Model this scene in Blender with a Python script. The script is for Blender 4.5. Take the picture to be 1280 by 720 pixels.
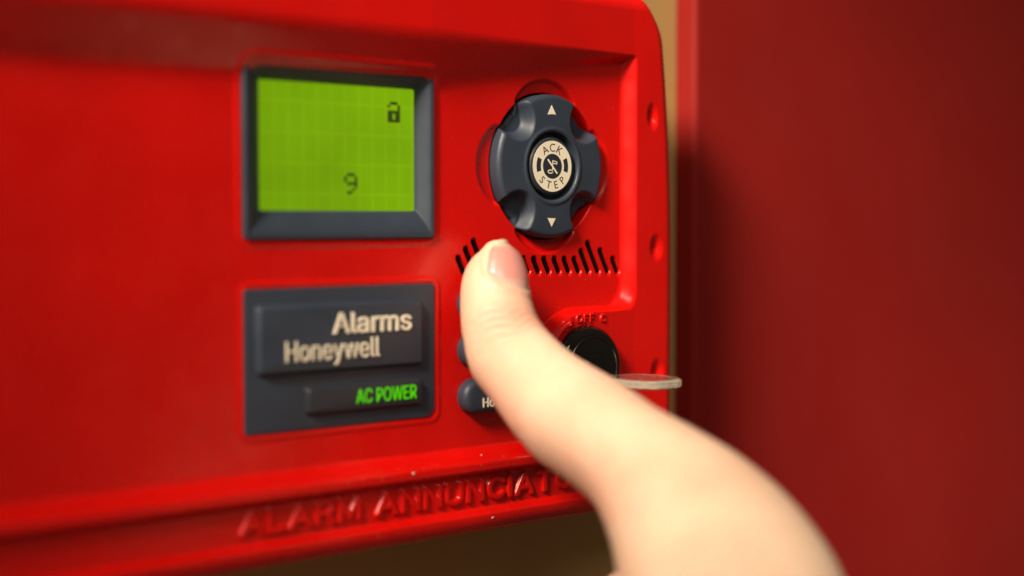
import bpy, bmesh, math, random
import numpy as np
from mathutils import Vector, Matrix

random.seed(4)
scene = bpy.context.scene
for o in list(bpy.data.objects):
    bpy.data.objects.remove(o)
COL = scene.collection
MM = 0.001                                   # the scene is written in millimetres, built in metres

# ------------------------------------------------------------------ camera
YAW, PITCH = math.radians(39), math.radians(2.7)
look = Vector((math.sin(YAW) * math.cos(PITCH), math.cos(YAW) * math.cos(PITCH), -math.sin(PITCH)))
cam_data = bpy.data.cameras.new('camera')
cam = bpy.data.objects.new('camera', cam_data)
COL.objects.link(cam)
cam.location = look * -0.400
cam.rotation_euler = look.to_track_quat('-Z', 'Y').to_euler()
cam_data.sensor_width = 36
cam_data.lens = 51.1
cam_data.clip_start = 0.01
cam_data.clip_end = 20
cam_data.dof.use_dof = True
cam_data.dof.focus_distance = 0.404
cam_data.dof.aperture_fstop = 3.9
scene.camera = cam

# ------------------------------------------------------------------ world and lamps
world = bpy.data.worlds.new('World')
scene.world = world
world.use_nodes = True
world.node_tree.nodes['Background'].inputs[0].default_value = (1.0, 0.80, 0.58, 1)
world.node_tree.nodes['Background'].inputs[1].default_value = 0.06

def aim(o, target):
    o.rotation_euler = (Vector(target) - o.location).to_track_quat('-Z', 'Y').to_euler()

def lamp(name, kind, loc, target, energy, color, **kw):
    d = bpy.data.lights.new(name, kind)
    d.energy = energy
    d.color = color
    for k, v in kw.items():
        setattr(d, k, v)
    o = bpy.data.objects.new(name, d)
    COL.objects.link(o)
    o.location = loc
    aim(o, target)
    return o

# key light from upper left; cone shaped to dim both sides
lamp('key_spot', 'SPOT', (-0.70, -0.31, 0.62), (0.115, 0.0, 0.0), 142, (1.0, 0.86, 0.68),
     spot_size=math.radians(18.5), spot_blend=1.0, shadow_soft_size=0.17)
# soft fill added behind the camera
lamp('fill_light', 'AREA', (-0.45, -0.75, 0.60), (0.05, 0, 0), 2.0, (1.0, 0.87, 0.72), shape='DISK', size=0.4)

scene.view_settings.view_transform = 'Standard'
scene.view_settings.look = 'None'
scene.view_settings.exposure = 0.52
scene.view_settings.gamma = 1.0
scene.view_settings.use_curve_mapping = False
scene.render.engine = 'CYCLES'
scene.render.resolution_x, scene.render.resolution_y = 1024, 576

# ------------------------------------------------------------------ materials
def material(name, color, rough=0.5, **kw):
    m = bpy.data.materials.new(name)
    m.use_nodes = True
    b = m.node_tree.nodes['Principled BSDF']
    b.inputs['Base Color'].default_value = (*color, 1)
    b.inputs['Roughness'].default_value = rough
    for k, v in kw.items():
        b.inputs[k].default_value = v
    return m

def node(m, kind, **kw):
    n = m.node_tree.nodes.new(kind)
    for k, v in kw.items():
        if k in n.inputs:
            n.inputs[k].default_value = v
        else:
            setattr(n, k, v)
    return n

def relief(m, scale, strength, dist, detail=4, rough_var=None, color_var=None):
    """fine grain bump, uneven gloss and slight mottling"""
    nt = m.node_tree
    b = nt.nodes['Principled BSDF']
    tc = node(m, 'ShaderNodeTexCoord')
    nz = node(m, 'ShaderNodeTexNoise', Scale=scale, Detail=detail)
    nt.links.new(tc.outputs['Object'], nz.inputs['Vector'])
    bp = node(m, 'ShaderNodeBump', Strength=strength, Distance=dist)
    nt.links.new(nz.outputs['Fac'], bp.inputs['Height'])
    nt.links.new(bp.outputs['Normal'], b.inputs['Normal'])
    if rough_var:
        n2 = node(m, 'ShaderNodeTexNoise', Scale=rough_var[0], Detail=6)
        nt.links.new(tc.outputs['Object'], n2.inputs['Vector'])
        mr = node(m, 'ShaderNodeMapRange')
        mr.inputs['From Min'].default_value = 0.3
        mr.inputs['From Max'].default_value = 0.7
        mr.inputs['To Min'].default_value = rough_var[1]
        mr.inputs['To Max'].default_value = rough_var[2]
        nt.links.new(n2.outputs['Fac'], mr.inputs['Value'])
        nt.links.new(mr.outputs['Result'], b.inputs['Roughness'])
    if color_var:
        n3 = node(m, 'ShaderNodeTexNoise', Scale=color_var[0], Detail=5)
        nt.links.new(tc.outputs['Object'], n3.inputs['Vector'])
        cr = node(m, 'ShaderNodeValToRGB')
        cr.color_ramp.elements[0].position = 0.35
        cr.color_ramp.elements[1].position = 0.68
        cr.color_ramp.elements[0].color = (*color_var[1], 1)
        cr.color_ramp.elements[1].color = (*color_var[2], 1)
        nt.links.new(n3.outputs['Fac'], cr.inputs['Fac'])
        nt.links.new(cr.outputs['Color'], b.inputs['Base Color'])
    return m

M = {}
M['red'] = relief(material('red_moulded_plastic', (0.62, 0.004, 0.002), 0.38, **{'Specular IOR Level': 0.45}), 2600, 0.10, 0.00008, 3,
                  (90, 0.20, 0.36), (35, (0.58, 0.003, 0.0015), (0.65, 0.004, 0.002)))
M['slate'] = relief(material('slate_plastic', (0.040, 0.050, 0.068), 0.42), 3400, 0.18, 0.00008, 3,
                    (120, 0.44, 0.58), (60, (0.026, 0.037, 0.058), (0.031, 0.043, 0.066)))
M['rubber'] = relief(material('dark_rubber', (0.022, 0.026, 0.036), 0.45), 3000, 0.12, 0.00006, 3, (150, 0.38, 0.52))
M['cream'] = relief(material('cream_print', (0.80, 0.68, 0.50), 0.55), 4000, 0.1, 0.00004, 3, None,
                    (300, (0.82, 0.74, 0.58), (0.87, 0.79, 0.63)))
M['ink'] = material('dark_print', (0.035, 0.035, 0.045), 0.5)
M['black'] = relief(material('glossy_black', (0.004, 0.0035, 0.003), 0.1), 900, 0.03, 0.0001, 3, (200, 0.05, 0.10))
M['metal'] = relief(material('nickel', (0.62, 0.56, 0.46), 0.28, Metallic=1.0), 1500, 0.1, 0.0001, 3, (300, 0.2, 0.4))
M['gunmetal'] = material('dark_nickel', (0.10, 0.09, 0.075), 0.3, Metallic=1.0)
M['clear'] = relief(material('clear_plastic', (0.93, 0.89, 0.80), 0.10, **{'Transmission Weight': 0.94, 'IOR': 1.47}),
                    400, 0.12, 0.0003, 3)
M['frosted'] = relief(material('scuffed_clear_plastic', (0.95, 0.87, 0.72), 0.10, **{'Transmission Weight': 0.72, 'IOR': 1.47}),
                      700, 0.5, 0.0006, 5)
M['wall'] = relief(material('tan_wall_paint', (0.50, 0.37, 0.21), 0.8), 500, 0.25, 0.0006, 5, None,
                   (12, (0.46, 0.275, 0.095), (0.52, 0.315, 0.115)))
M['side_filler'] = relief(material('dark_red_enamel', (0.25, 0.008, 0.006), 0.6, **{'Specular IOR Level': 0.25}), 700, 0.12, 0.0003, 3, (20, 0.55, 0.75),
                      (9, (0.235, 0.007, 0.005), (0.275, 0.009, 0.006)))
M['dust'] = material('pale_dust', (0.62, 0.42, 0.34), 0.8)
M['slot_black'] = material('slot_shade_black', (0.004, 0.002, 0.002), 0.95, **{'Specular IOR Level': 0.1})  # flat black that stands for the shade inside the slots
M['lcd_ink'] = material('lcd_segment', (0.03, 0.045, 0.01), 0.4)

def emissive(name, color, strength):
    m = material(name, (0.02, 0.03, 0.0), 0.3)
    b = m.node_tree.nodes['Principled BSDF']
    b.inputs['Emission Color'].default_value = (*color, 1)
    b.inputs['Emission Strength'].default_value = strength
    return m
M['led'] = emissive('green_lit_letters', (0.10, 0.85, 0.002), 0.52)
M['lcd'] = emissive('backlit_lcd', (0.24, 0.42, 0.004), 0.85)

def lcd_cells(m):
    nt = m.node_tree
    b = nt.nodes['Principled BSDF']
    tc = node(m, 'ShaderNodeTexCoord')
    mp = node(m, 'ShaderNodeMapping')
    mp.inputs['Rotation'].default_value = (math.radians(-90), 0, 0)
    br = node(m, 'ShaderNodeTexBrick', offset=0.0)
    br.inputs['Color1'].default_value = (0.165, 0.35, 0.001, 1)
    br.inputs['Color2'].default_value = (0.175, 0.36, 0.001, 1)
    br.inputs['Mortar'].default_value = (0.20, 0.39, 0.002, 1)
    br.inputs['Scale'].default_value = 1.0
    br.inputs['Mortar Size'].default_value = 0.00028
    br.inputs['Brick Width'].default_value = 0.0041
    br.inputs['Row Height'].default_value = 0.0076
    nt.links.new(tc.outputs['Object'], mp.inputs['Vector'])
    nt.links.new(mp.outputs['Vector'], br.inputs['Vector'])
    nz = node(m, 'ShaderNodeTexNoise', Scale=28.0, Detail=2.0)
    nt.links.new(tc.outputs['Object'], nz.inputs['Vector'])
    mr = node(m, 'ShaderNodeMapRange')
    mr.inputs['From Min'].default_value = 0.3
    mr.inputs['From Max'].default_value = 0.7
    mr.inputs['To Min'].default_value = 0.56
    mr.inputs['To Max'].default_value = 0.80
    nt.links.new(nz.outputs['Fac'], mr.inputs['Value'])
    nt.links.new(mr.outputs['Result'], b.inputs['Emission Strength'])      # uneven backlight
    nt.links.new(br.outputs['Color'], b.inputs['Emission Color'])
lcd_cells(M['lcd'])

def skin_material():
    m = relief(material('skin', (0.72, 0.47, 0.34), 0.46), 1500, 0.45, 0.00025, 6, None,
               (48, (0.77, 0.50, 0.355), (0.85, 0.63, 0.465)))
    b = m.node_tree.nodes['Principled BSDF']
    b.inputs['Subsurface Weight'].default_value = 0.55
    nt = m.node_tree
    src = b.inputs['Base Color'].links[0].from_socket
    fl = node(m, 'ShaderNodeAttribute', attribute_name='flush')
    mx = node(m, 'ShaderNodeMix', data_type='RGBA', blend_type='MIX')
    nt.links.new(fl.outputs['Fac'], mx.inputs['Factor'])
    nt.links.new(src, mx.inputs['A'])
    mx.inputs['B'].default_value = (0.74, 0.35, 0.25, 1)
    nt.links.new(mx.outputs['Result'], b.inputs['Base Color'])
    # fine crossing skin lines over the grain
    tc = node(m, 'ShaderNodeTexCoord')
    vo = node(m, 'ShaderNodeTexVoronoi', feature='DISTANCE_TO_EDGE', Scale=900.0)
    nt.links.new(tc.outputs['Object'], vo.inputs['Vector'])
    b2 = node(m, 'ShaderNodeBump', Strength=0.5, Distance=0.0002)
    nt.links.new(vo.outputs['Distance'], b2.inputs['Height'])
    nt.links.new(b.inputs['Normal'].links[0].from_socket, b2.inputs['Normal'])
    nt.links.new(b2.outputs['Normal'], b.inputs['Normal'])
    b.inputs['Subsurface Radius'].default_value = (1.0, 0.35, 0.18)
    b.inputs['Subsurface Scale'].default_value = 0.004
    return m
M['skin'] = skin_material()

def nail_material():
    m = material('thumbnail_keratin', (0.75, 0.42, 0.36), 0.34, **{'Coat Weight': 0.5, 'Coat Roughness': 0.12})
    nt = m.node_tree
    b = nt.nodes['Principled BSDF']
    at = node(m, 'ShaderNodeAttribute', attribute_name='tint')
    nt.links.new(at.outputs['Color'], b.inputs['Base Color'])
    b.inputs['Subsurface Weight'].default_value = 0.3
    b.inputs['Subsurface Radius'].default_value = (1.0, 0.35, 0.2)
    b.inputs['Subsurface Scale'].default_value = 0.002
    return m
M['nail'] = nail_material()

# ------------------------------------------------------------------ helpers (all input in mm, world coordinates)
def empty(name, loc):
    o = bpy.data.objects.new(name, None)
    o.empty_display_size = 0.02
    COL.objects.link(o)
    o.location = Vector(loc) * MM
    return o

def origin_of(parent):
    v = Vector((0, 0, 0))
    while parent is not None:
        v += parent.location
        parent = parent.parent
    return v

def mesh_obj(name, verts, faces, mat, parent=None, smooth=True, sharp=None):
    base = origin_of(parent)
    v = np.asarray(verts, float) * MM - np.array(base)
    me = bpy.data.meshes.new(name)
    me.from_pydata(v.tolist(), [], faces)
    me.materials.append(mat)
    me.validate()
    if smooth:
        me.polygons.foreach_set('use_smooth', [True] * len(me.polygons))
        if sharp is not None:
            me.set_sharp_from_angle(angle=math.radians(sharp))
    o = bpy.data.objects.new(name, me)
    COL.objects.link(o)
    if parent is not None:
        o.parent = parent
    return o

def tag(o, label, cat, group=None):
    o['label'] = label
    o['category'] = cat
    if group:
        o['group'] = group
    return o

def rounded_rect(x0, x1, z0, z1, r, n=6, cut=None):
    """outline, counter-clockwise seen from the front; r may be four radii (br, tr, tl, bl)"""
    if not hasattr(r, '__len__'):
        r = (r,) * 4
    pts = []
    for (cx, cz, sx, sz, a0), rr in zip(((x1, z0, -1, 1, -90), (x1, z1, -1, -1, 0), (x0, z1, 1, -1, 90), (x0, z0, 1, 1, 180)), r):
        for k in range(n + 1):
            a = math.radians(a0 + 90 * k / n)
            pts.append((cx + sx * rr + rr * math.cos(a), cz + sz * rr + rr * math.sin(a)))
    return pts

def offset_outline(pts, d):
    """outline moved outwards by d (convex outline, ccw)"""
    n = len(pts)
    out = []
    for i in range(n):
        p, q, s = Vector(pts[i - 1]), Vector(pts[i]), Vector(pts[(i + 1) % n])
        e1, e2 = q - p, s - q
        if e1.length < 1e-9: e1 = e2
        if e2.length < 1e-9: e2 = e1
        n1, n2 = Vector((e1.y, -e1.x)).normalized(), Vector((e2.y, -e2.x)).normalized()
        b = n1 + n2
        b = b / max(b.length_squared / 2, 0.5)
        out.append((q.x + b.x * d, q.y + b.y * d))
    return out

def loft(rings, close_first=False, close_last=True):
    """rings of equal length of (x, y, z) -> verts, faces"""
    n = len(rings[0])
    verts = [p for r in rings for p in r]
    faces = []
    for k in range(len(rings) - 1):
        for i in range(n):
            j = (i + 1) % n
            faces.append((k * n + i, k * n + j, (k + 1) * n + j, (k + 1) * n + i))
    if close_last:
        faces.append(tuple((len(rings) - 1) * n + i for i in range(n)))
    if close_first:
        faces.append(tuple(reversed(range(n))))
    return verts, faces

def slab(name, outline, y_back, y_front, bevel, mat, parent, steps=4, draft=0.0):
    """a plate with rounded front edge; front is towards -y"""
    rings = [[(x, y_back, z) for x, z in offset_outline(outline, draft)], [(x, y_front + bevel, z) for x, z in outline]]
    for k in range(1, steps + 1):
        a = math.pi / 2 * k / steps
        rings.append([(x, y_front + bevel - bevel * math.sin(a), z)
                      for x, z in offset_outline(outline, -bevel * (1 - math.cos(a)))])
    v, f = loft(rings)
    return mesh_obj(name, v, f, mat, parent, True, 35)

def lathe(name, profile, cx, cz, mat, parent, n=96, sharp=35):
    """profile of (radius, y); axis along y; last point may have radius 0"""
    rings = []
    for r, y in profile:
        r = max(r, 1e-3)
        rings.append([(cx + r * math.cos(2 * math.pi * k / n), y, cz + r * math.sin(2 * math.pi * k / n)) for k in range(n)])
    v, f = loft(rings)
    return mesh_obj(name, v, f, mat, parent, True, sharp)

def flat(name, outline, y, mat, parent, depth=0.06):
    """thin printed mark"""
    v, f = loft([[(x, y, z) for x, z in outline], [(x, y - depth, z) for x, z in outline]])
    return mesh_obj(name, v, f, mat, parent, False)

def sans():
    try:
        import os
        return bpy.data.fonts.load(os.path.join(bpy.utils.system_resource('DATAFILES'), 'fonts', 'Inter.woff2'), check_existing=True)
    except Exception:
        return None                          # Blender's built-in letters

def text_geo(s, extrude=0.0, bevel=0.0, bold=0.0, shear=0.0, res=4, spacing=1.0, builtin=False):
    c = bpy.data.curves.new('text', 'FONT')
    c.body = s
    ft = sans()
    if ft and not builtin: c.font = ft
    c.size = 1
    c.extrude = extrude
    c.bevel_depth = bevel
    c.bevel_resolution = 2
    c.offset = bold
    c.shear = shear
    c.resolution_u = res
    c.space_character = spacing
    o = bpy.data.objects.new('text', c)
    COL.objects.link(o)
    dg = bpy.context.evaluated_depsgraph_get()
    me = bpy.data.meshes.new_from_object(o.evaluated_get(dg))
    v = np.array([q.co[:] for q in me.vertices])
    f = [tuple(p.vertices) for p in me.polygons]
    bpy.data.objects.remove(o)
    bpy.data.curves.remove(c)
    bpy.data.meshes.remove(me)
    return v, f

def text_fit(name, s, x0, x1, z0, z1, y, mat, parent, extrude=0.02, bevel=0.0, bold=0.0, depth_scale=None, smooth=False, **kw):
    """lettering fitted to a box on a plane facing -y"""
    v, f = text_geo(s, extrude, bevel, bold, **kw)
    lo, hi = v.min(0), v.max(0)
    sx, sz = (x1 - x0) / (hi[0] - lo[0]), (z1 - z0) / (hi[1] - lo[1])
    sd = sz if depth_scale is None else depth_scale
    w = np.stack([x0 + (v[:, 0] - lo[0]) * sx, y - (v[:, 2] - lo[2]) * sd, z0 + (v[:, 1] - lo[1]) * sz], 1)
    return mesh_obj(name, w, f, mat, parent, smooth, 40 if smooth else None)

def sstep(a, b, x):
    t = np.clip((x - a) / (b - a), 0.0, 1.0)
    return t * t * (3 - 2 * t)

def smin(a, b, k):
    h = np.clip(0.5 + 0.5 * (b - a) / k, 0, 1)
    return b * (1 - h) + a * h - k * h * (1 - h)

def rbox(x, z, x0, x1, z0, z1, r):
    qx = np.abs(x - (x0 + x1) / 2) - (x1 - x0) / 2 + r
    qz = np.abs(z - (z0 + z1) / 2) - (z1 - z0) / 2 + r
    return np.hypot(np.maximum(qx, 0), np.maximum(qz, 0)) + np.minimum(np.maximum(qx, qz), 0) - r

def segment(x, z, ax, az, bx, bz):
    dx, dz = bx - ax, bz - az
    t = np.clip(((x - ax) * dx + (z - az) * dz) / (dx * dx + dz * dz + 1e-9), 0, 1)
    return np.hypot(x - ax - t * dx, z - az - t * dz)

# ------------------------------------------------------------------ the setting
WALL_Y = 32
v = [(-700, WALL_Y, -500), (900, WALL_Y, -500), (900, WALL_Y, 500), (-700, WALL_Y, 500)]
wall = mesh_obj('wall', v, [(0, 1, 2, 3)], M['wall'], smooth=False)
wall['kind'] = 'structure'

# ------------------------------------------------------------------ annunciator
unit = empty('annunciator', (-60, WALL_Y, -66))
tag(unit, 'red plastic wall annunciator with green display, slate knob and buttons', 'alarm panel')

KX, KZ = 12.0, 33.6          # knob centre
LX, LZ = 22.8, -23.0         # key switch centre
X0, X1, Z0, Z1 = -205.0, 60.8, -66.0, 84.0

def ellipse_arc(cx, cy, rx, ry, a0, a1, n=14):
    return [(cx + rx * math.cos(math.radians(a0 + (a1 - a0) * k / n)), cy + ry * math.sin(math.radians(a0 + (a1 - a0) * k / n))) for k in range(n + 1)]
GLYPHS = {                   # moulded capitals: width, strokes in a box one high
    'A': (.74, [[(0, 0), (.37, 1), (.74, 0)], [(.13, .32), (.61, .32)]]),
    'N': (.64, [[(0, 0), (0, 1), (.64, 0), (.64, 1)]]),
    'U': (.62, [[(0, 1), (0, .3)] + ellipse_arc(.31, .31, .31, .31, 180, 360) + [(.62, 1)]]),
    'C': (.66, [ellipse_arc(.38, .5, .38, .5, 42, 318)]),
    'I': (.0, [[(0, 0), (0, 1)]]),
    'T': (.64, [[(0, 1), (.64, 1)], [(.32, 1), (.32, 0)]]),
    'O': (.76, [ellipse_arc(.38, .5, .38, .5, 0, 360, 24)]),
    'R': (.62, [[(0, 0), (0, 1), (.34, 1)] + ellipse_arc(.34, .74, .26, .26, 90, -90, 8) + [(0, .48)], [(.36, .48), (.62, 0)]]),
    'L': (.52, [[(0, 1), (0, 0), (.52, 0)]]),
    'M': (.78, [[(0, 0), (0, 1), (.39, .1), (.78, 1), (.78, 0)]]),
    'F': (.5, [[(0, 0), (0, 1), (.5, 1)], [(0, .52), (.42, .52)]]),
}
def word_strokes(word, xa, xb, za, zb, gap=0.34):
    total = sum(GLYPHS[c][0] for c in word) + gap * (len(word) - 1)
    k, x, out = (xb - xa) / max(total, 1e-6), xa, []
    for c in word:
        for line in GLYPHS[c][1]:
            pts = [(x + p[0] * k, za + p[1] * (zb - za)) for p in line]
            out += list(zip(pts[:-1], pts[1:]))
        x += (GLYPHS[c][0] + gap) * k
    return out
WORDS = [(word_strokes('ANNUNCIATOR', -46.3, 26.6, -56.5, -51.4), 0.9, 0.55, 1.15, (-59, -49)),
         (word_strokes('ALARM', -85.0, -52.2, -56.5, -51.4), 0.9, 0.55, 1.15, (-59, -49)),
         (word_strokes('OFF', LX - 3.3, LX + 3.4, LZ + 12.9, LZ + 14.9), 0.45, 0.10, 0.42, (LZ + 12, LZ + 16)),
         (word_strokes('C', LX + 6.3, LX + 8.0, LZ + 12.7, LZ + 14.6), 0.45, 0.10, 0.42, (LZ + 12, LZ + 16))]

SLOTS = []                   # lower end x, lower end z, length in z
for i in range(16):
    t = i / 15
    hz = {0: 3.4, 1: 5.8, 2: 8.0, 3: 5.6, 12: 5.6, 13: 8.0, 14: 5.8, 15: 3.4}.get(i, 3.3)
    SLOTS.append((-16.7 + 56.2 * t, 5.1 - 1.2 * t, hz))

def housing_height(x, z):
    """how far the red moulding stands proud of the panel field (mm)"""
    H = 3.6 + 3.6 * np.clip((43 - x) / 75, 0, 1)
    # solid distance: right rim, upper rim with a long slope, boss round the key switch
    wtop = 1.6 + 11.5 * np.clip((43 - x) / 72, 0, 1)
    d_right = 42.0 - x
    d_boss = np.minimum(np.hypot(x - LX, z - LZ) - 16.2, np.maximum(LX - x, z - (LZ + 16.2)))
    d_side = smin(d_right, d_boss, 7.0)
    wf = 0.35 + 0.65 * (1 - sstep(0, 5, d_right - np.maximum(d_boss, -3)))
    hs = H * (1 - sstep(-2.2 * wf, 1.9 * wf, d_side))
    d_top = 66.2 - z
    tt = d_top / wtop
    ht = H * (1 - smin(-smin(-tt, 0 * tt, 0.16), 0 * tt + 1, 0.16))
    h = -smin(-hs, -ht, 1.2) - 0.3 * np.exp(-np.maximum(hs, ht))
    h = np.clip(h, 0, H)
    # lower moulding: ridge, lettering band, lip
    hb = 5.4 * sstep(-42.3, -46.6, z)
    hb = hb - 2.9 * sstep(-48.1, -50.4, z)
    hb = hb + 2.3 * sstep(-58.6, -60.6, z)
    h = np.where(z < -42.0, np.maximum(hb, np.where(z > -46, h, 0)), h)
    # pocket and crescents round the knob
    r = np.hypot(x - KX, z - KZ)
    a = np.arctan2(z - KZ, x - KX)
    for k in range(4):
        da = np.abs((a - k * math.pi / 2 + math.pi) % (2 * math.pi) - math.pi)
        m = np.maximum(r - 24.6 + 3.2 * (da / math.radians(30)) ** 2, da * r - 11.5)
        bowl = np.clip((24.8 - r) / 4.4, 0, 1)
        h = h - (1.7 if k % 2 else 1.1) * (1 - sstep(-1.5, 0.3, m)) * np.sqrt(np.maximum(bowl, 0))
    rk = np.hypot((x - KX - 0.4) / 0.96, z - KZ)
    h = h - 4.0 * (1 - sstep(20.1, 20.5, rk))
    # sound slots
    for sx, sz, hz in SLOTS:
        q = segment(x, z, sx, sz, sx - 0.50 * hz, sz + hz)
        h = h - 6.0 * (1 - sstep(0.75, 1.05, q))
        ql = np.hypot(x - sx - 0.25, z - sz + 0.75)
        h = h - 0.28 * (1 - sstep(0.2, 1.1, ql))
    # dimples along the right flange
    for dx, dz in ((51.0, 49.0), (52.0, 10.5), (52.6, -26.5), (52.6, -60)):
        q = np.hypot((x - dx) / 2.7, (z - dz) / 4.0)
        h = h - 1.5 * (1 - sstep(0.0, 1.15, q))
    # display opening
    h = np.where(rbox(x, z, -80.5, -28.4, 15.2, 55.6, 2.2) < 0, -7.0, h)
    # slight step round the display and label plate seats
    h = h + 0.35 * (1 - sstep(0.2, 1.3, np.abs(rbox(x, z, -83, -26.4, 13.4, 57.4, 3.0) - 0.7)))
    # shallow seam of the button membrane, round the plates
    q = np.abs(rbox(x, z, -83, -25.8, -33.8, 2.6, 2.0) - 0.4)
    h = h + 0.3 * (1 - sstep(0.2, 1.3, q))
    # moulded turning arrow round the key switch
    rr = np.hypot(x - LX, z - LZ)
    aa = np.degrees(np.arctan2(z - LZ, x - LX))
    arc = np.abs(rr - 14.2)
    h = h + 0.8 * (1 - sstep(0.25, 0.85, arc)) * sstep(112, 116, aa) * (1 - sstep(168, 174, aa))
    ah = np.minimum(segment(x, z, LX - 5.4, LZ + 13.2, LX - 8.2, LZ + 13.6), segment(x, z, LX - 5.4, LZ + 13.2, LX - 7.0, LZ + 10.9))
    h = h + 0.5 * (1 - sstep(0.2, 0.7, ah))
    # moulded lettering
    h = h.copy()
    for strokes_, hgt, w0, w1, (za, zb) in WORDS:
        xs_ = [p[0] for sg in strokes_ for p in sg]
        m = (z > za) & (z < zb) & (x > min(xs_) - 2) & (x < max(xs_) + 2)
        if not m.any():
            continue
        dm = np.full(int(m.sum()), 99.0)
        for (a_, b_) in strokes_:
            dm = np.minimum(dm, segment(x[m], z[m], a_[0], a_[1], b_[0], b_[1]))
        h[m] = h[m] + hgt * (1 - sstep(w0, w1, dm))
    # rounded outer edge
    e = np.minimum(-rbox(x, z, X0, X1, Z0, Z1, 14.0), 5.0)
    e = np.maximum(e, 0)
    h = h - (5.0 - np.sqrt(np.maximum(25 - (5 - e) ** 2, 0)))
    return h

def build_housing():
    xs = np.concatenate([np.arange(X0, -90, 1.6), np.arange(-90, -64, 0.4), np.arange(-64, -20, 0.26), np.arange(-20, 41, 0.13), np.arange(41, X1 - 2, 0.24), np.linspace(X1 - 2, X1, 16)])
    zs = np.concatenate([np.linspace(Z0, Z0 + 2, 14)[:-1], np.arange(Z0 + 2, 2, 0.25), np.arange(2, 14.2, 0.11), np.arange(14.3, Z1 - 2, 0.25), np.linspace(Z1 - 2, Z1, 12)])
    gx, gz = np.meshgrid(xs, zs)
    # pull corner points onto the rounded outline
    R = 14.0
    for cx, sx in ((X0 + R, -1), (X1 - R, 1)):
        for cz, sz in ((Z0 + R, -1), (Z1 - R, 1)):
            m = ((gx - cx) * sx > 0) & ((gz - cz) * sz > 0)
            ux, uz = (gx - cx) / R, (gz - cz) / R
            # square to disc, keeps the grid regular
            nx = ux * np.sqrt(np.maximum(1 - uz * uz / 2, 0))
            nz = uz * np.sqrt(np.maximum(1 - ux * ux / 2, 0))
            gx = np.where(m, cx + nx * R, gx)
            gz = np.where(m, cz + nz * R, gz)
    h = housing_height(gx, gz)
    px = gx - 0.0009 * np.maximum(gz - 5, 0) ** 2 * sstep(44, 59, gx)
    verts = np.stack([px, -h, gz], -1).reshape(-1, 3)
    nr, nc = gx.shape
    idx = np.arange(nr * nc).reshape(nr, nc)
    quads = np.stack([idx[:-1, :-1], idx[:-1, 1:], idx[1:, 1:], idx[1:, :-1]], -1).reshape(-1, 4)
    # skirt back to the wall
    border = np.concatenate([idx[0, :], idx[1:, -1], idx[-1, -2::-1], idx[-2:0:-1, 0]])
    sk = verts[border].copy()
    cxm, czm = (X0 + X1) / 2, (Z0 + Z1) / 2
    sk[:, 1] = WALL_Y - 0.5
    b2 = np.arange(len(border)) + len(verts)
    sq = np.stack([border, b2, np.roll(b2, -1), np.roll(border, -1)], -1)
    verts = np.concatenate([verts, sk])
    faces = np.concatenate([quads, sq])
    o = mesh_obj('housing', verts, faces.tolist(), M['red'], unit)
    return o

housing = build_housing()
# black inserts painted in for the shade inside the sound slots
for sx, sz, hz in SLOTS:
    ax, az, bx, bz = sx, sz, sx - 0.50 * hz, sz + hz
    an = math.atan2(bz - az, bx - ax)
    pts = [(bx + 0.9 * math.cos(an - math.pi / 2 + math.pi * k / 8), bz + 0.9 * math.sin(an - math.pi / 2 + math.pi * k / 8)) for k in range(9)]
    pts += [(ax + 0.9 * math.cos(an + math.pi / 2 + math.pi * k / 8), az + 0.9 * math.sin(an + math.pi / 2 + math.pi * k / 8)) for k in range(9)]
    flat('sound_slot', pts, 2.5, M['slot_black'], housing, 1.9)

# display: sloping slate bezel round a backlit screen
def build_bezel():
    outer = rounded_rect(-83, -26.7, 13.8, 57.1, (1.2, 3.0, 3.0, 1.2), 8)
    inner = rounded_rect(-77, -30.6, 21.0, 52.8, 0.6, 8)
    rings = [[(x, 3, z) for x, z in outer], [(x, -0.5, z) for x, z in outer],
             [(x, -1.1, z) for x, z in offset_outline(outer, -0.5)],
             [(x, -1.1, z) for x, z in offset_outline(outer, -1.3)]]
    o2 = offset_outline(outer, -1.3)
    for t in (0.12, 0.35, 0.6, 0.85, 1.0):
        y = -1.1 + 3.3 * t ** 1.3
        rings.append([(a[0] * (1 - t) + b[0] * t, y, a[1] * (1 - t) + b[1] * t) for a, b in zip(o2, inner)])
    rings.append([(x, 4.5, z) for x, z in inner])
    v, f = loft(rings, close_last=False)
    return mesh_obj('display_bezel', v, f, M['slate'], unit, True, 40)
bezel = build_bezel()
screen = flat('screen', rounded_rect(-77.6, -30.0, 20.4, 53.4, 0.3, 2), 3.6, M['lcd'], bezel, 0.5)

def pixel_icon(name, rows, x0, z1, px, pz, y, mat, parent):
    v, f = [], []
    for r, row in enumerate(rows):
        for c, ch in enumerate(row):
            if ch != '#':
                continue
            a, b = x0 + c * px, z1 - (r + 1) * pz
            n = len(v)
            for yy in (y, y - 0.05):
                v += [(a, yy, b), (a + px * .94, yy, b), (a + px * .94, yy, b + pz * .94), (a, yy, b + pz * .94)]
            f += [(n, n + 1, n + 2, n + 3), (n + 4, n + 5, n + 6, n + 7)] + [
                (n + k, n + (k + 1) % 4, n + 4 + (k + 1) % 4, n + 4 + k) for k in range(4)]
    return mesh_obj(name, v, f, mat, parent, False)
pixel_icon('padlock_icon', ['.###.', '#...#', '....#', '#####', '##.##', '##.##', '#####'], -38.9, 49.3, 0.78, 0.76, 3.05, M['lcd_ink'], screen)
pixel_icon('screen_digit', ['.###.', '#...#', '#...#', '.####', '....#', '...#.', '.##..'], -52.2, 30.6, 0.78, 0.76, 3.05, M['lcd_ink'], screen)

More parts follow.
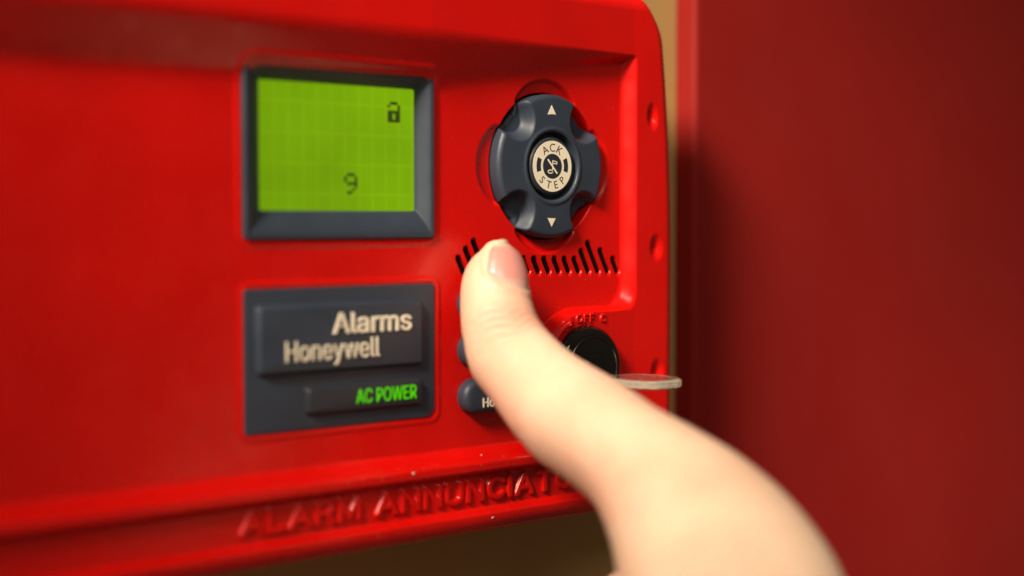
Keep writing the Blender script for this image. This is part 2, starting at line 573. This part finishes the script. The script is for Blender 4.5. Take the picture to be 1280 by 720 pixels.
# label plate with two raised blocks
ol = rounded_rect(-83, -26.6, -33.2, 2.0, 0.8, 4)
ol = [(-28.6, -33.2), (-26.6, -31.2)] + ol[5:]
plate = slab('label_plate', ol, 1.0, -0.55, 0.3, M['slate'], unit)
block = slab('name_block', rounded_rect(-79.5, -31.6, -18.6, -2.4, 0.9, 4), 0, -2.2, 0.6, M['slate'], plate, 4, 0.9)
text_fit('lettering', 'Alarms', -59.2, -35.4, -9.7, -4.4, -2.2, M['cream'], block, bold=0.012)
text_fit('lettering', 'Honeywell', -72.6, -45.3, -17.3, -10.9, -2.2, M['cream'], block, bold=0.0)
pblock = slab('power_block', rounded_rect(-66.0, -31.6, -29.2, -22.9, 0.9, 4), 0, -2.1, 0.6, M['rubber'], plate, 4, 0.8)
text_fit('lit_lettering', 'AC POWER', -52.2, -33.8, -27.6, -24.0, -2.1, M['led'], pblock, bold=0.0)

# membrane buttons
def build_button(zc, y_front):
    ol = rounded_rect(-18.9, -0.4, zc - 4.75, zc + 4.75, 4.7, 12)
    return slab('button', ol, 0.6, y_front, 1.9, M['slate'], unit, 6)
build_button(-3.7, -3.5)
build_button(-16.2, -3.9)
b3 = build_button(-28.7, -3.9)
text_fit('lettering', 'Drill', -10.9, -5.2, -28.2, -25.7, -3.9, M['cream'], b3, bold=0.008)
text_fit('lettering', 'Hold', -13.2, -6.6, -31.6, -29.0, -3.9, M['cream'], b3, bold=0.008)

# four-way knob
def build_knob():
    nphi, H = 480, 3.0
    rad = np.concatenate([np.linspace(0.3, 7.6, 6), np.linspace(7.9, 11.0, 26), np.linspace(11.2, 19.4, 70) , np.linspace(19.5, 20.0, 8)]) / 20.0
    ph = np.linspace(0, 2 * math.pi, nphi, endpoint=False)
    R, A = np.meshgrid(rad, ph, indexing='ij')
    dl = np.abs((np.degrees(A) % 90) - 45)
    rout = 20.0 - 1.3 * (1 - sstep(6.0, 12.5, dl))
    w = sstep(0.55, 1.0, R)
    r = R * 20.0 * (1 - w) + R * rout * w
    x, z = r * np.cos(A), r * np.sin(A)
    h = np.full_like(r, H) - 0.5 * (r / 20) ** 2
    e = np.maximum(rout - r, 0)
    rd = 1.5
    ed = np.minimum(e, rd)
    h = h - (rd - np.sqrt(np.maximum(rd * rd - (rd - ed) ** 2, 0)))
    for k in range(4):
        a = math.radians(45 + 90 * k)
        u = x * math.cos(a) + z * math.sin(a) - 19.3
        t = -x * math.sin(a) + z * math.cos(a)
        q = np.hypot(u * 0.82, t)
        h = h - 3.8 * (1 - sstep(3.9, 6.5, q))
    h = h - 2.2 * (1 - sstep(9.0, 9.7, r)) + 0.28 * np.exp(-((r - 10.3) / 0.55) ** 2)
    verts = np.stack([KX + 0.4 + x * 0.96, -h, KZ + z], -1)
    rings = [[tuple(p) for p in ring] for ring in verts[::-1]]
    rings.insert(0, [(p[0], 3.0, p[2]) for p in rings[0]])
    v, f = loft(rings)
    return mesh_obj('selector_knob', v, f, M['slate'], unit, True, 60)
knob = build_knob()
def tri(up, cz):
    s = 1 if up else -1
    o = [(KX - 2.15, cz - s * 1.7), (KX + 2.15, cz - s * 1.7), (KX, cz + s * 1.8)]
    if not up:
        o.reverse()
    return o
flat('arrow_print', tri(True, 48.7), -2.62, M['cream'], knob, 0.12)
flat('arrow_print', tri(False, 18.6), -2.62, M['cream'], knob, 0.12)
centre = lathe('acknowledge_button', [(8.1, 0.5), (8.1, -2.0), (7.95, -2.5), (7.6, -2.85), (7.25, -2.95), (0, -2.95)], KX, KZ, M['rubber'], knob)

def ring_sector(r0, r1, a0, a1, n=40):
    pts = [(KX + r1 * math.cos(math.radians(a0 + (a1 - a0) * k / n)), KZ + r1 * math.sin(math.radians(a0 + (a1 - a0) * k / n))) for k in range(n + 1)]
    pts += [(KX + r0 * math.cos(math.radians(a1 - (a1 - a0) * k / n)), KZ + r0 * math.sin(math.radians(a1 - (a1 - a0) * k / n))) for k in range(n + 1)]
    return pts
def circle(r, n=96):
    return [(KX + r * math.cos(2 * math.pi * k / n), KZ + r * math.sin(2 * math.pi * k / n)) for k in range(n)]
disc = flat('printed_disc', circle(7.05), -2.95, M['cream'], centre, 0.06)
flat('disc_core', circle(3.45), -3.01, M['rubber'], disc, 0.03)
for a in (0, 180):
    s = 1 if a == 0 else -1
    flat('disc_bar', ring_sector(4.25, 5.75, a + 4 * s - 21, a + 4 * s + 21), -3.01, M['rubber'], disc, 0.03)

def arc_text(s, r, size, centre_deg, span_deg, top):
    vs, fs = [], []
    for i, ch in enumerate(s):
        t = i / (len(s) - 1) - 0.5
        a = math.radians(centre_deg + (-t if top else t) * span_deg)
        v, f = text_geo(ch, 0.01, 0, 0.004, builtin=True)
        lo, hi = v.min(0), v.max(0)
        x = (v[:, 0] - (lo[0] + hi[0]) / 2) * size
        z = (v[:, 1] - 0.36) * size
        rot = a - math.pi / 2 if top else a + math.pi / 2
        X = KX + r * math.cos(a) + x * math.cos(rot) - z * math.sin(rot)
        Z = KZ + r * math.sin(a) + x * math.sin(rot) + z * math.cos(rot)
        n = sum(len(q) for q in vs)
        vs.append(np.stack([X, -3.02 - v[:, 2] * 0.8, Z], 1))
        fs += [tuple(k + n for k in p) for p in f]
    return np.concatenate(vs), fs
v, f = arc_text('ACK', 5.2, 3.2, 90, 62, True)
mesh_obj('disc_lettering', v, f, M['ink'], disc, False)
v, f = arc_text('STEP', 5.2, 3.05, 270, 88, False)
mesh_obj('disc_lettering', v, f, M['ink'], disc, False)

def strokes(name, lines, width, y, mat, parent):
    vs, fs = [], []
    for (a, b) in lines:
        a, b = Vector(a), Vector(b)
        t = (b - a).normalized()
        n = Vector((-t.y, t.x)) * width / 2
        k = len(vs)
        for yy in (y, y - 0.03):
            for p in (a + n, a - n, b - n, b + n):
                vs.append((KX + p.x, yy, KZ + p.y))
        fs += [(k, k + 1, k + 2, k + 3), (k + 4, k + 5, k + 6, k + 7)] + [(k + i, k + (i + 1) % 4, k + 4 + (i + 1) % 4, k + 4 + i) for i in range(4)]
    return mesh_obj(name, vs, fs, mat, parent, False)
note = [((0.05, -1.5), (0.05, 1.55)), ((0.05, 1.55), (1.6, 1.25)), ((1.6, 1.25), (1.6, 0.6)), ((1.6, 0.6), (0.05, 0.9))]
el = [(-0.75 + 0.85 * math.cos(k * math.pi / 8), -1.5 + 0.45 * math.sin(k * math.pi / 8)) for k in range(17)]
note += list(zip(el[:-1], el[1:]))
strokes('note_print', note, 0.28, -3.04, M['cream'], disc)
strokes('slash_print', [((-1.7, 1.9), (1.75, -2.0))], 0.5, -3.045, M['cream'], disc)

# key switch
prof = [(12.0, -2.0), (12.0, -4.9)]
for k in range(1, 11):                       # rounded shoulder
    a = math.pi / 2 * k / 10
    prof.append((9.3 + 2.7 * math.cos(a), -4.9 - 3.3 * math.sin(a)))
prof += [(9.15, -8.15), (9.0, -7.9), (8.85, -8.2), (8.6, -8.35), (0, -8.35)]
lock = lathe('key_switch', prof, LX, LZ, M['black'], unit)
lathe('trim_ring', [(9.2, -8.0), (9.25, -8.35), (9.1, -8.5), (8.85, -8.5), (8.75, -8.3)], LX, LZ, M['gunmetal'], lock, 96)
lathe('lock_core', [(3.6, -8.0), (3.6, -8.75), (3.3, -9.0), (0, -9.0)], LX, LZ, M['black'], lock, 48)

# ------------------------------------------------------------------ key with clear plastic bow
key = empty('key', (LX, -9, LZ))
tag(key, 'key with clear plastic head stuck in the black key switch', 'key')
def build_bow():
    n = 48
    pts = []
    for k in range(n):
        a = 2 * math.pi * k / n
        s, c = math.sin(a), math.cos(a)
        e = 0.75
        pts.append((LX + 8.5 * math.copysign(abs(c) ** e, c), -28.5 + 10.2 * math.copysign(abs(s) ** e, s)))
    prof = [(-0.5, -1.15), (0.0, -0.75), (0.0, 0.75), (-0.5, 1.15)]
    rings = []
    for off, dz in prof:
        rings.append([(x, y, LZ - 2.0 + dz) for x, y in offset_outline(pts, off)])
    v, f = loft(rings, True, True)
    o = mesh_obj('key_bow', v, f, M['clear'], key, True, 30)
    o.data.materials.append(M['frosted'])
    for p in o.data.polygons:
        if len(p.vertices) == 4:
            p.material_index = 1                 # scuffed, moulded edge
    return o
build_bow()
v, f = loft([[(LX + a, y, LZ - 2.0 + b) for a, b in ((-w, -0.6), (w, -0.6), (w, 0.6), (-w, 0.6))] for y, w in ((-8.6, 3.0), (-20, 3.0), (-21, 4.2), (-32, 4.2))], True, True)
mesh_obj('key_blade', v, f, M['metal'], key, False)

# ------------------------------------------------------------------ hand
SEC = [
((-12.9,-8.9,11.5),(2.5,-2.0,0.4),(-2.6,-3.2,0.8)),
((-13.4,-9.2,8.2),(4.9,-3.9,0.7),(-4.1,-4.9,1.5)),
((-14.2,-10.2,3.5),(6.2,-5.0,0.6),(-4.7,-5.6,2.2)),
((-15.1,-11.8,-1.8),(6.8,-5.4,0.5),(-4.9,-5.7,3.2)),
((-16.1,-14.4,-6.9),(7.2,-5.8,0.9),(-5.0,-5.6,4.6)),
((-17.1,-18.5,-12.1),(7.9,-6.3,1.5),(-5.3,-5.2,5.7)),
((-17.8,-24.1,-17.4),(8.6,-6.8,2.7),(-5.9,-4.9,6.7)),
((-17.4,-30.9,-21.6),(9.6,-7.6,3.3),(-6.6,-5.1,7.4)),
((-16.4,-40.0,-27.1),(10.9,-8.7,3.8),(-7.0,-5.0,9.1)),
((-16.8,-50.1,-31.7),(11.2,-8.8,4.7),(-7.7,-4.4,10.3)),
((-16.4,-59.8,-35.5),(10.5,-8.2,5.2),(-8.8,-4.7,10.5)),
((-15.6,-70.9,-40.0),(11.2,-8.8,5.8),(-9.7,-5.2,11.0)),
((-16.2,-81.2,-45.5),(13.6,-10.6,5.8),(-10.2,-6.4,12.0)),
((-17.6,-90.7,-52.4),(16.1,-12.8,4.9),(-10.4,-8.3,12.9)),
((-20.8,-100.2,-61.5),(18.4,-14.7,3.8),(-10.7,-9.8,13.7)),
((-26.7,-110.4,-73.5),(19.4,-15.6,2.9),(-11.1,-11.2,13.9)),
((-32.2,-121.0,-87.3),(19.9,-16.0,3.2),(-11.9,-12.1,14.0)),
]
CHAINS = {
'palm':[(-9.7,-79.4,-57.7,11.0),(-14.8,-93.0,-74.2,17.0),(-19.1,-115.0,-92.0,23.0),(-19.9,-139.2,-118.4,24.0)],
'index':[(-10.4,-88.9,-75.9,10.5),(-8.7,-74.7,-72.9,9.5),(-14.2,-63.7,-72.7,9.0),(-17.1,-68.6,-85.0,8.0),(-15.6,-80.2,-86.2,7.5)],
'middle':[(-4.8,-96.9,-67.9,10.5),(-6.7,-79.2,-78.8,9.5),(-15.1,-67.9,-89.4,9.2),(-18.2,-73.9,-102.3,8.2),(-16.1,-85.9,-102.1,7.5)],
'ring':[(-7.1,-104.7,-80.1,10.0),(-8.0,-86.8,-93.5,9.0),(-15.4,-76.3,-105.0,8.8),(-17.9,-82.7,-116.4,7.8),(-16.7,-93.9,-114.9,7.0)],
'pinky':[(-10.4,-113.1,-91.2,9.0),(-10.9,-98.0,-104.3,8.0),(-15.1,-87.5,-115.6,7.6),(-17.7,-93.7,-123.8,6.8),(-16.7,-102.1,-122.0,6.2)],
}
SA = np.array(SEC)
SA[1:7, 1:] *= 1.07
SA[:, 0] += 0                            # section, (centre, width, thickness), xyz

def catmull(P, t):
    """P: (n, ...) control values, t in 0..n-1"""
    n = len(P)
    i = int(min(max(math.floor(t), 0), n - 2))
    u = t - i
    p0 = P[i - 1] if i > 0 else 2 * P[0] - P[1]
    p1, p2 = P[i], P[i + 1]
    p3 = P[i + 2] if i + 2 < n else 2 * P[-1] - P[-2]
    return 0.5 * (2 * p1 + (p2 - p0) * u + (2 * p0 - 5 * p1 + 4 * p2 - p3) * u * u + (3 * p1 - p0 - 3 * p2 + p3) * u ** 3)

def thumb_point(t, phi):
    c, w, n = catmull(SA, t)
    if t < 0:                                 # rounded tip beyond the first section
        c, w, n = SA[0]
        d = SA[0][0] - SA[1][0]
        d = d / np.linalg.norm(d)
        k = min(-t, 1.0)
        s = math.sqrt(max(1 - k * k, 0))
        c = c + d * k * 1.9
        w, n = w * s, n * s
    cs, sn = math.cos(phi), math.sin(phi)
    e = 0.94
    return c + w * math.copysign(abs(cs) ** e, cs) + n * math.copysign(abs(sn) ** e, sn)

NAIL = (-0.5, 3.05, math.radians(46), math.radians(56))

def nail_edge(q):
    return 1 - 0.30 * abs(q) ** 2.6

def hand_details(me):
    """joint creases, nail bed and nail fold pressed into the skin; flush of the skin as a colour layer"""
    n = len(me.vertices)
    co = np.empty(n * 3); me.vertices.foreach_get('co', co); co = co.reshape(-1, 3) / MM
    nr = np.empty(n * 3); me.vertices.foreach_get('normal', nr); nr = nr.reshape(-1, 3)
    ts = np.linspace(-0.3, 11, 340)
    cs = np.array([catmull(SA, t) if t > 0 else catmull(SA, 0) for t in ts])
    T = np.zeros(n); PHI = np.zeros(n); D = np.zeros(n)
    for a in range(0, n, 20000):
        p = co[a:a + 20000]
        # place along the thumb: section plane nearest to the point
        d = np.linalg.norm(p[:, None, :] - cs[None, :, 0, :], axis=2)
        k = d.argmin(1)
        c, w, m = cs[k, 0], cs[k, 1], cs[k, 2]
        u = ((p - c) * w).sum(1) / (w * w).sum(1)
        v = ((p - c) * m).sum(1) / (m * m).sum(1)
        T[a:a + 20000] = ts[k]; PHI[a:a + 20000] = np.arctan2(v, u); D[a:a + 20000] = d.min(1)
    t0, t1, pc, pw = NAIL
    dphi = np.abs((PHI - pc + math.pi) % (2 * math.pi) - math.pi)
    on = D < 22
    disp = np.zeros(n)
    back = 1 - sstep(math.radians(55), math.radians(120), dphi)
    wob = 0.10 * np.sin(PHI * 3.1) + 0.05 * np.sin(PHI * 7.3 + 1)
    for tk, dep, wd in ((4.35, 0.32, 0.08), (4.75, 0.48, 0.09), (5.1, 0.5, 0.10), (5.5, 0.4, 0.09), (5.95, 0.24, 0.08)):
        disp -= dep * np.exp(-((T - tk + wob * (1 + tk - 4.35)) / wd) ** 2) * back
    flexor = sstep(math.radians(75), math.radians(120), dphi)
    for tk, dep, wd in ((4.5, 0.4, 0.09), (4.75, 0.25, 0.07), (7.9, 0.35, 0.1)):
        disp -= dep * np.exp(-((T - tk + wob) / wd) ** 2) * flexor
    q = dphi / pw
    tend = t0 + (t1 - t0) * (1 - 0.30 * np.minimum(q, 1.3) ** 2.6)
    fold = np.exp(-((q - 1.10) / 0.10) ** 2) * (T < tend + 0.3) * sstep(0.2, 0.9, T)
    fold = np.maximum(fold, np.exp(-((T - tend - 0.28) / 0.22) ** 2) * (q < 1.12))
    disp += 0.30 * fold
    disp *= on
    co2 = (co + nr * disp[:, None]) * MM
    me.vertices.foreach_set('co', co2.ravel())
    flush = 0.8 * np.exp(-((T - 4.9) / 1.1) ** 2) * back + 0.5 * np.exp(-((T - tend - 0.3) / 0.5) ** 2) * (q < 1.3) + 0.4 * flexor
    flush = np.clip(flush * on, 0, 1)
    at = me.color_attributes.new('flush', 'FLOAT_COLOR', 'POINT')
    col = np.stack([flush, flush, flush, np.ones(n)], 1).astype(np.float32)
    at.data.foreach_set('color', col.ravel())
    me.update()

def build_hand():
    vs, fs = [], []
    NP = 48
    ts = [-1, -0.97, -0.85, -0.6, -0.3] + [k / 5 for k in range(0, (len(SEC) - 1) * 5 + 1)]
    rings = [[tuple(thumb_point(t, 2 * math.pi * k / NP)) for k in range(NP)] for t in ts]
    v, f = loft(rings, True, True)
    vs += v
    fs += f
    def capsule(a, b):
        n0 = len(vs)
        pa, pb = np.array(a[:3]), np.array(b[:3])
        d = pb - pa
        L = np.linalg.norm(d)
        d = d / L
        s = np.cross(d, (0.3, 0.5, 0.8)); s /= np.linalg.norm(s)
        q = np.cross(d, s)
        rg = []
        for k in range(9):
            an = -math.pi / 2 + math.pi / 2 * k / 8
            rg.append((pa + d * a[3] * math.sin(an), max(a[3] * math.cos(an), 0.05)))
        for k in range(9):
            an = math.pi / 2 * k / 8
            rg.append((pb + d * b[3] * math.sin(an), max(b[3] * math.cos(an), 0.05)))
        R = [[tuple(c + r * (s * math.cos(2 * math.pi * i / 24) + q * math.sin(2 * math.pi * i / 24))) for i in range(24)] for c, r in rg]
        v, f = loft(R, True, True)
        vs.extend(v)
        fs.extend([tuple(i + n0 for i in p) for p in f])
    for ch in CHAINS.values():
        for a, b in zip(ch[:-1], ch[1:]):
            capsule(a, b)
    o = mesh_obj('person', vs, fs, M['skin'])
    r = o.modifiers.new('remesh', 'REMESH')
    r.mode = 'VOXEL'
    r.voxel_size = 0.0007
    r.use_smooth_shade = True
    s = o.modifiers.new('smooth', 'SMOOTH')
    s.factor = 0.5
    s.iterations = 12
    dg = bpy.context.evaluated_depsgraph_get()
    me = bpy.data.meshes.new_from_object(o.evaluated_get(dg))
    o.modifiers.clear()
    o.data = me
    hand_details(me)
    me.polygons.foreach_set('use_smooth', [True] * len(me.polygons))
    if not me.materials:
        me.materials.append(M['skin'])
    return o
hand = build_hand()
tag(hand, 'bare hand pressing the top button with its outstretched thumb', 'person')

def build_nail():
    """curved plate on the back of the thumb tip"""
    T0, T1, PC, PW = NAIL
    nu, nv = 40, 36
    verts, tint = [], []
    for layer in (0, 1):
        for i in range(nu + 1):
            u = i / nu                                       # 0 free edge, 1 cuticle
            for j in range(nv + 1):
                q = 2 * j / nv - 1
                # rounded cuticle, slightly rounded free edge
                uu = u * (1 - 0.30 * abs(q) ** 2.6) + 0.10 * q * q * max(1 - 2 * u, 0)
                t = T0 + (T1 - T0) * uu
                phi = PC + PW * q
                p = thumb_point(t, phi)
                p2, p3 = thumb_point(t + 0.05, phi), thumb_point(t, phi + 0.03)
                nrm = np.cross(p2 - p, p3 - p)
                nrm /= max(np.linalg.norm(nrm), 1e-9)
                c = catmull(SA, max(t, 0))[0]
                if nrm @ (p - c) < 0:
                    nrm = -nrm
                edge = max(abs(q) ** 6, u ** 10)
                off = (0.55 * (1 - edge) - 0.15 * edge) if layer else -0.4
                verts.append(p + nrm * off)
                fe = float(sstep(0.16, 0.34, u))
                lu = float(sstep(0.80, 0.97, u + 0.10 * (1 - q * q) - 0.1))
                pink = np.array((0.66, 0.28, 0.24)); pale = np.array((0.74, 0.54, 0.40)); lun = np.array((0.72, 0.46, 0.38))
                col = pale * (1 - fe) + pink * fe
                col = col * (1 - lu) + lun * lu
                tint.append((*col, 1))
    n1 = (nu + 1) * (nv + 1)
    ix = lambda l, i, j: l * n1 + i * (nv + 1) + j
    faces = []
    for i in range(nu):
        for j in range(nv):
            faces.append((ix(1, i, j), ix(1, i, j + 1), ix(1, i + 1, j + 1), ix(1, i + 1, j)))
            faces.append((ix(0, i, j), ix(0, i + 1, j), ix(0, i + 1, j + 1), ix(0, i, j + 1)))
    for i in range(nu):
        faces.append((ix(0, i, 0), ix(1, i, 0), ix(1, i + 1, 0), ix(0, i + 1, 0)))
        faces.append((ix(0, i, nv), ix(0, i + 1, nv), ix(1, i + 1, nv), ix(1, i, nv)))
    for j in range(nv):
        faces.append((ix(0, 0, j), ix(0, 0, j + 1), ix(1, 0, j + 1), ix(1, 0, j)))
        faces.append((ix(0, nu, j), ix(1, nu, j), ix(1, nu, j + 1), ix(0, nu, j + 1)))
    o = mesh_obj('thumbnail', verts, faces, M['nail'], hand)
    at = o.data.color_attributes.new('tint', 'FLOAT_COLOR', 'POINT')
    at.data.foreach_set('color', np.array(tint, np.float32).ravel())
    bm = bmesh.new(); bm.from_mesh(o.data); bmesh.ops.recalc_face_normals(bm, faces=bm.faces); bm.to_mesh(o.data); bm.free()
    return o
build_nail()

# ------------------------------------------------------------------ made-up dark red panel, added to fill the right side
filler = empty('side_filler', (300, WALL_Y, -300))
tag(filler, 'plain dark red panel added on the wall, right of the annunciator', 'side_filler')
slab('filler_slab', rounded_rect(95.5, 700, -420, 420, 6, 6), WALL_Y - 0.5, 23, 2.0, M['side_filler'], filler, 6)

# ------------------------------------------------------------------ dust caught on the lower moulding
def build_dust():
    rng = np.random.default_rng(11)
    vs, fs = [], []
    spots = [(-37.0, -46.6, 0.42), (-13.0, -44.6, 0.26), (-10.5, -61.6, 0.3)]
    for k in range(34):
        spots.append((rng.uniform(-60, 30), rng.choice([-46.5, -61.5, -45.2, -47.4]) + rng.normal(0, 0.5), rng.uniform(0.05, 0.14)))
    for k in range(30):
        spots.append((rng.uniform(-25, 40), rng.uniform(-40, 60), rng.uniform(0.04, 0.09)))
    for x, z, r in spots:
        y = -float(housing_height(np.array([x]), np.array([z]))[0])
        if y > 0.05:
            continue
        n = len(vs)
        for lat in range(3):
            for j in range(6):
                a = 2 * math.pi * j / 6
                rr = r * (1.0, 0.75, 0.15)[lat] * rng.uniform(0.75, 1.25)
                vs.append((x + rr * math.cos(a) * 1.3, y + 0.02 - r * 0.45 * lat, z + rr * math.sin(a)))
        for lat in range(2):
            for j in range(6):
                fs.append((n + lat * 6 + j, n + lat * 6 + (j + 1) % 6, n + lat * 6 + 6 + (j + 1) % 6, n + lat * 6 + 6 + j))
        fs.append(tuple(n + 12 + j for j in range(6)))
    o = mesh_obj('dust', vs, fs, M['dust'], unit)
    o['kind'] = 'stuff'
build_dust()
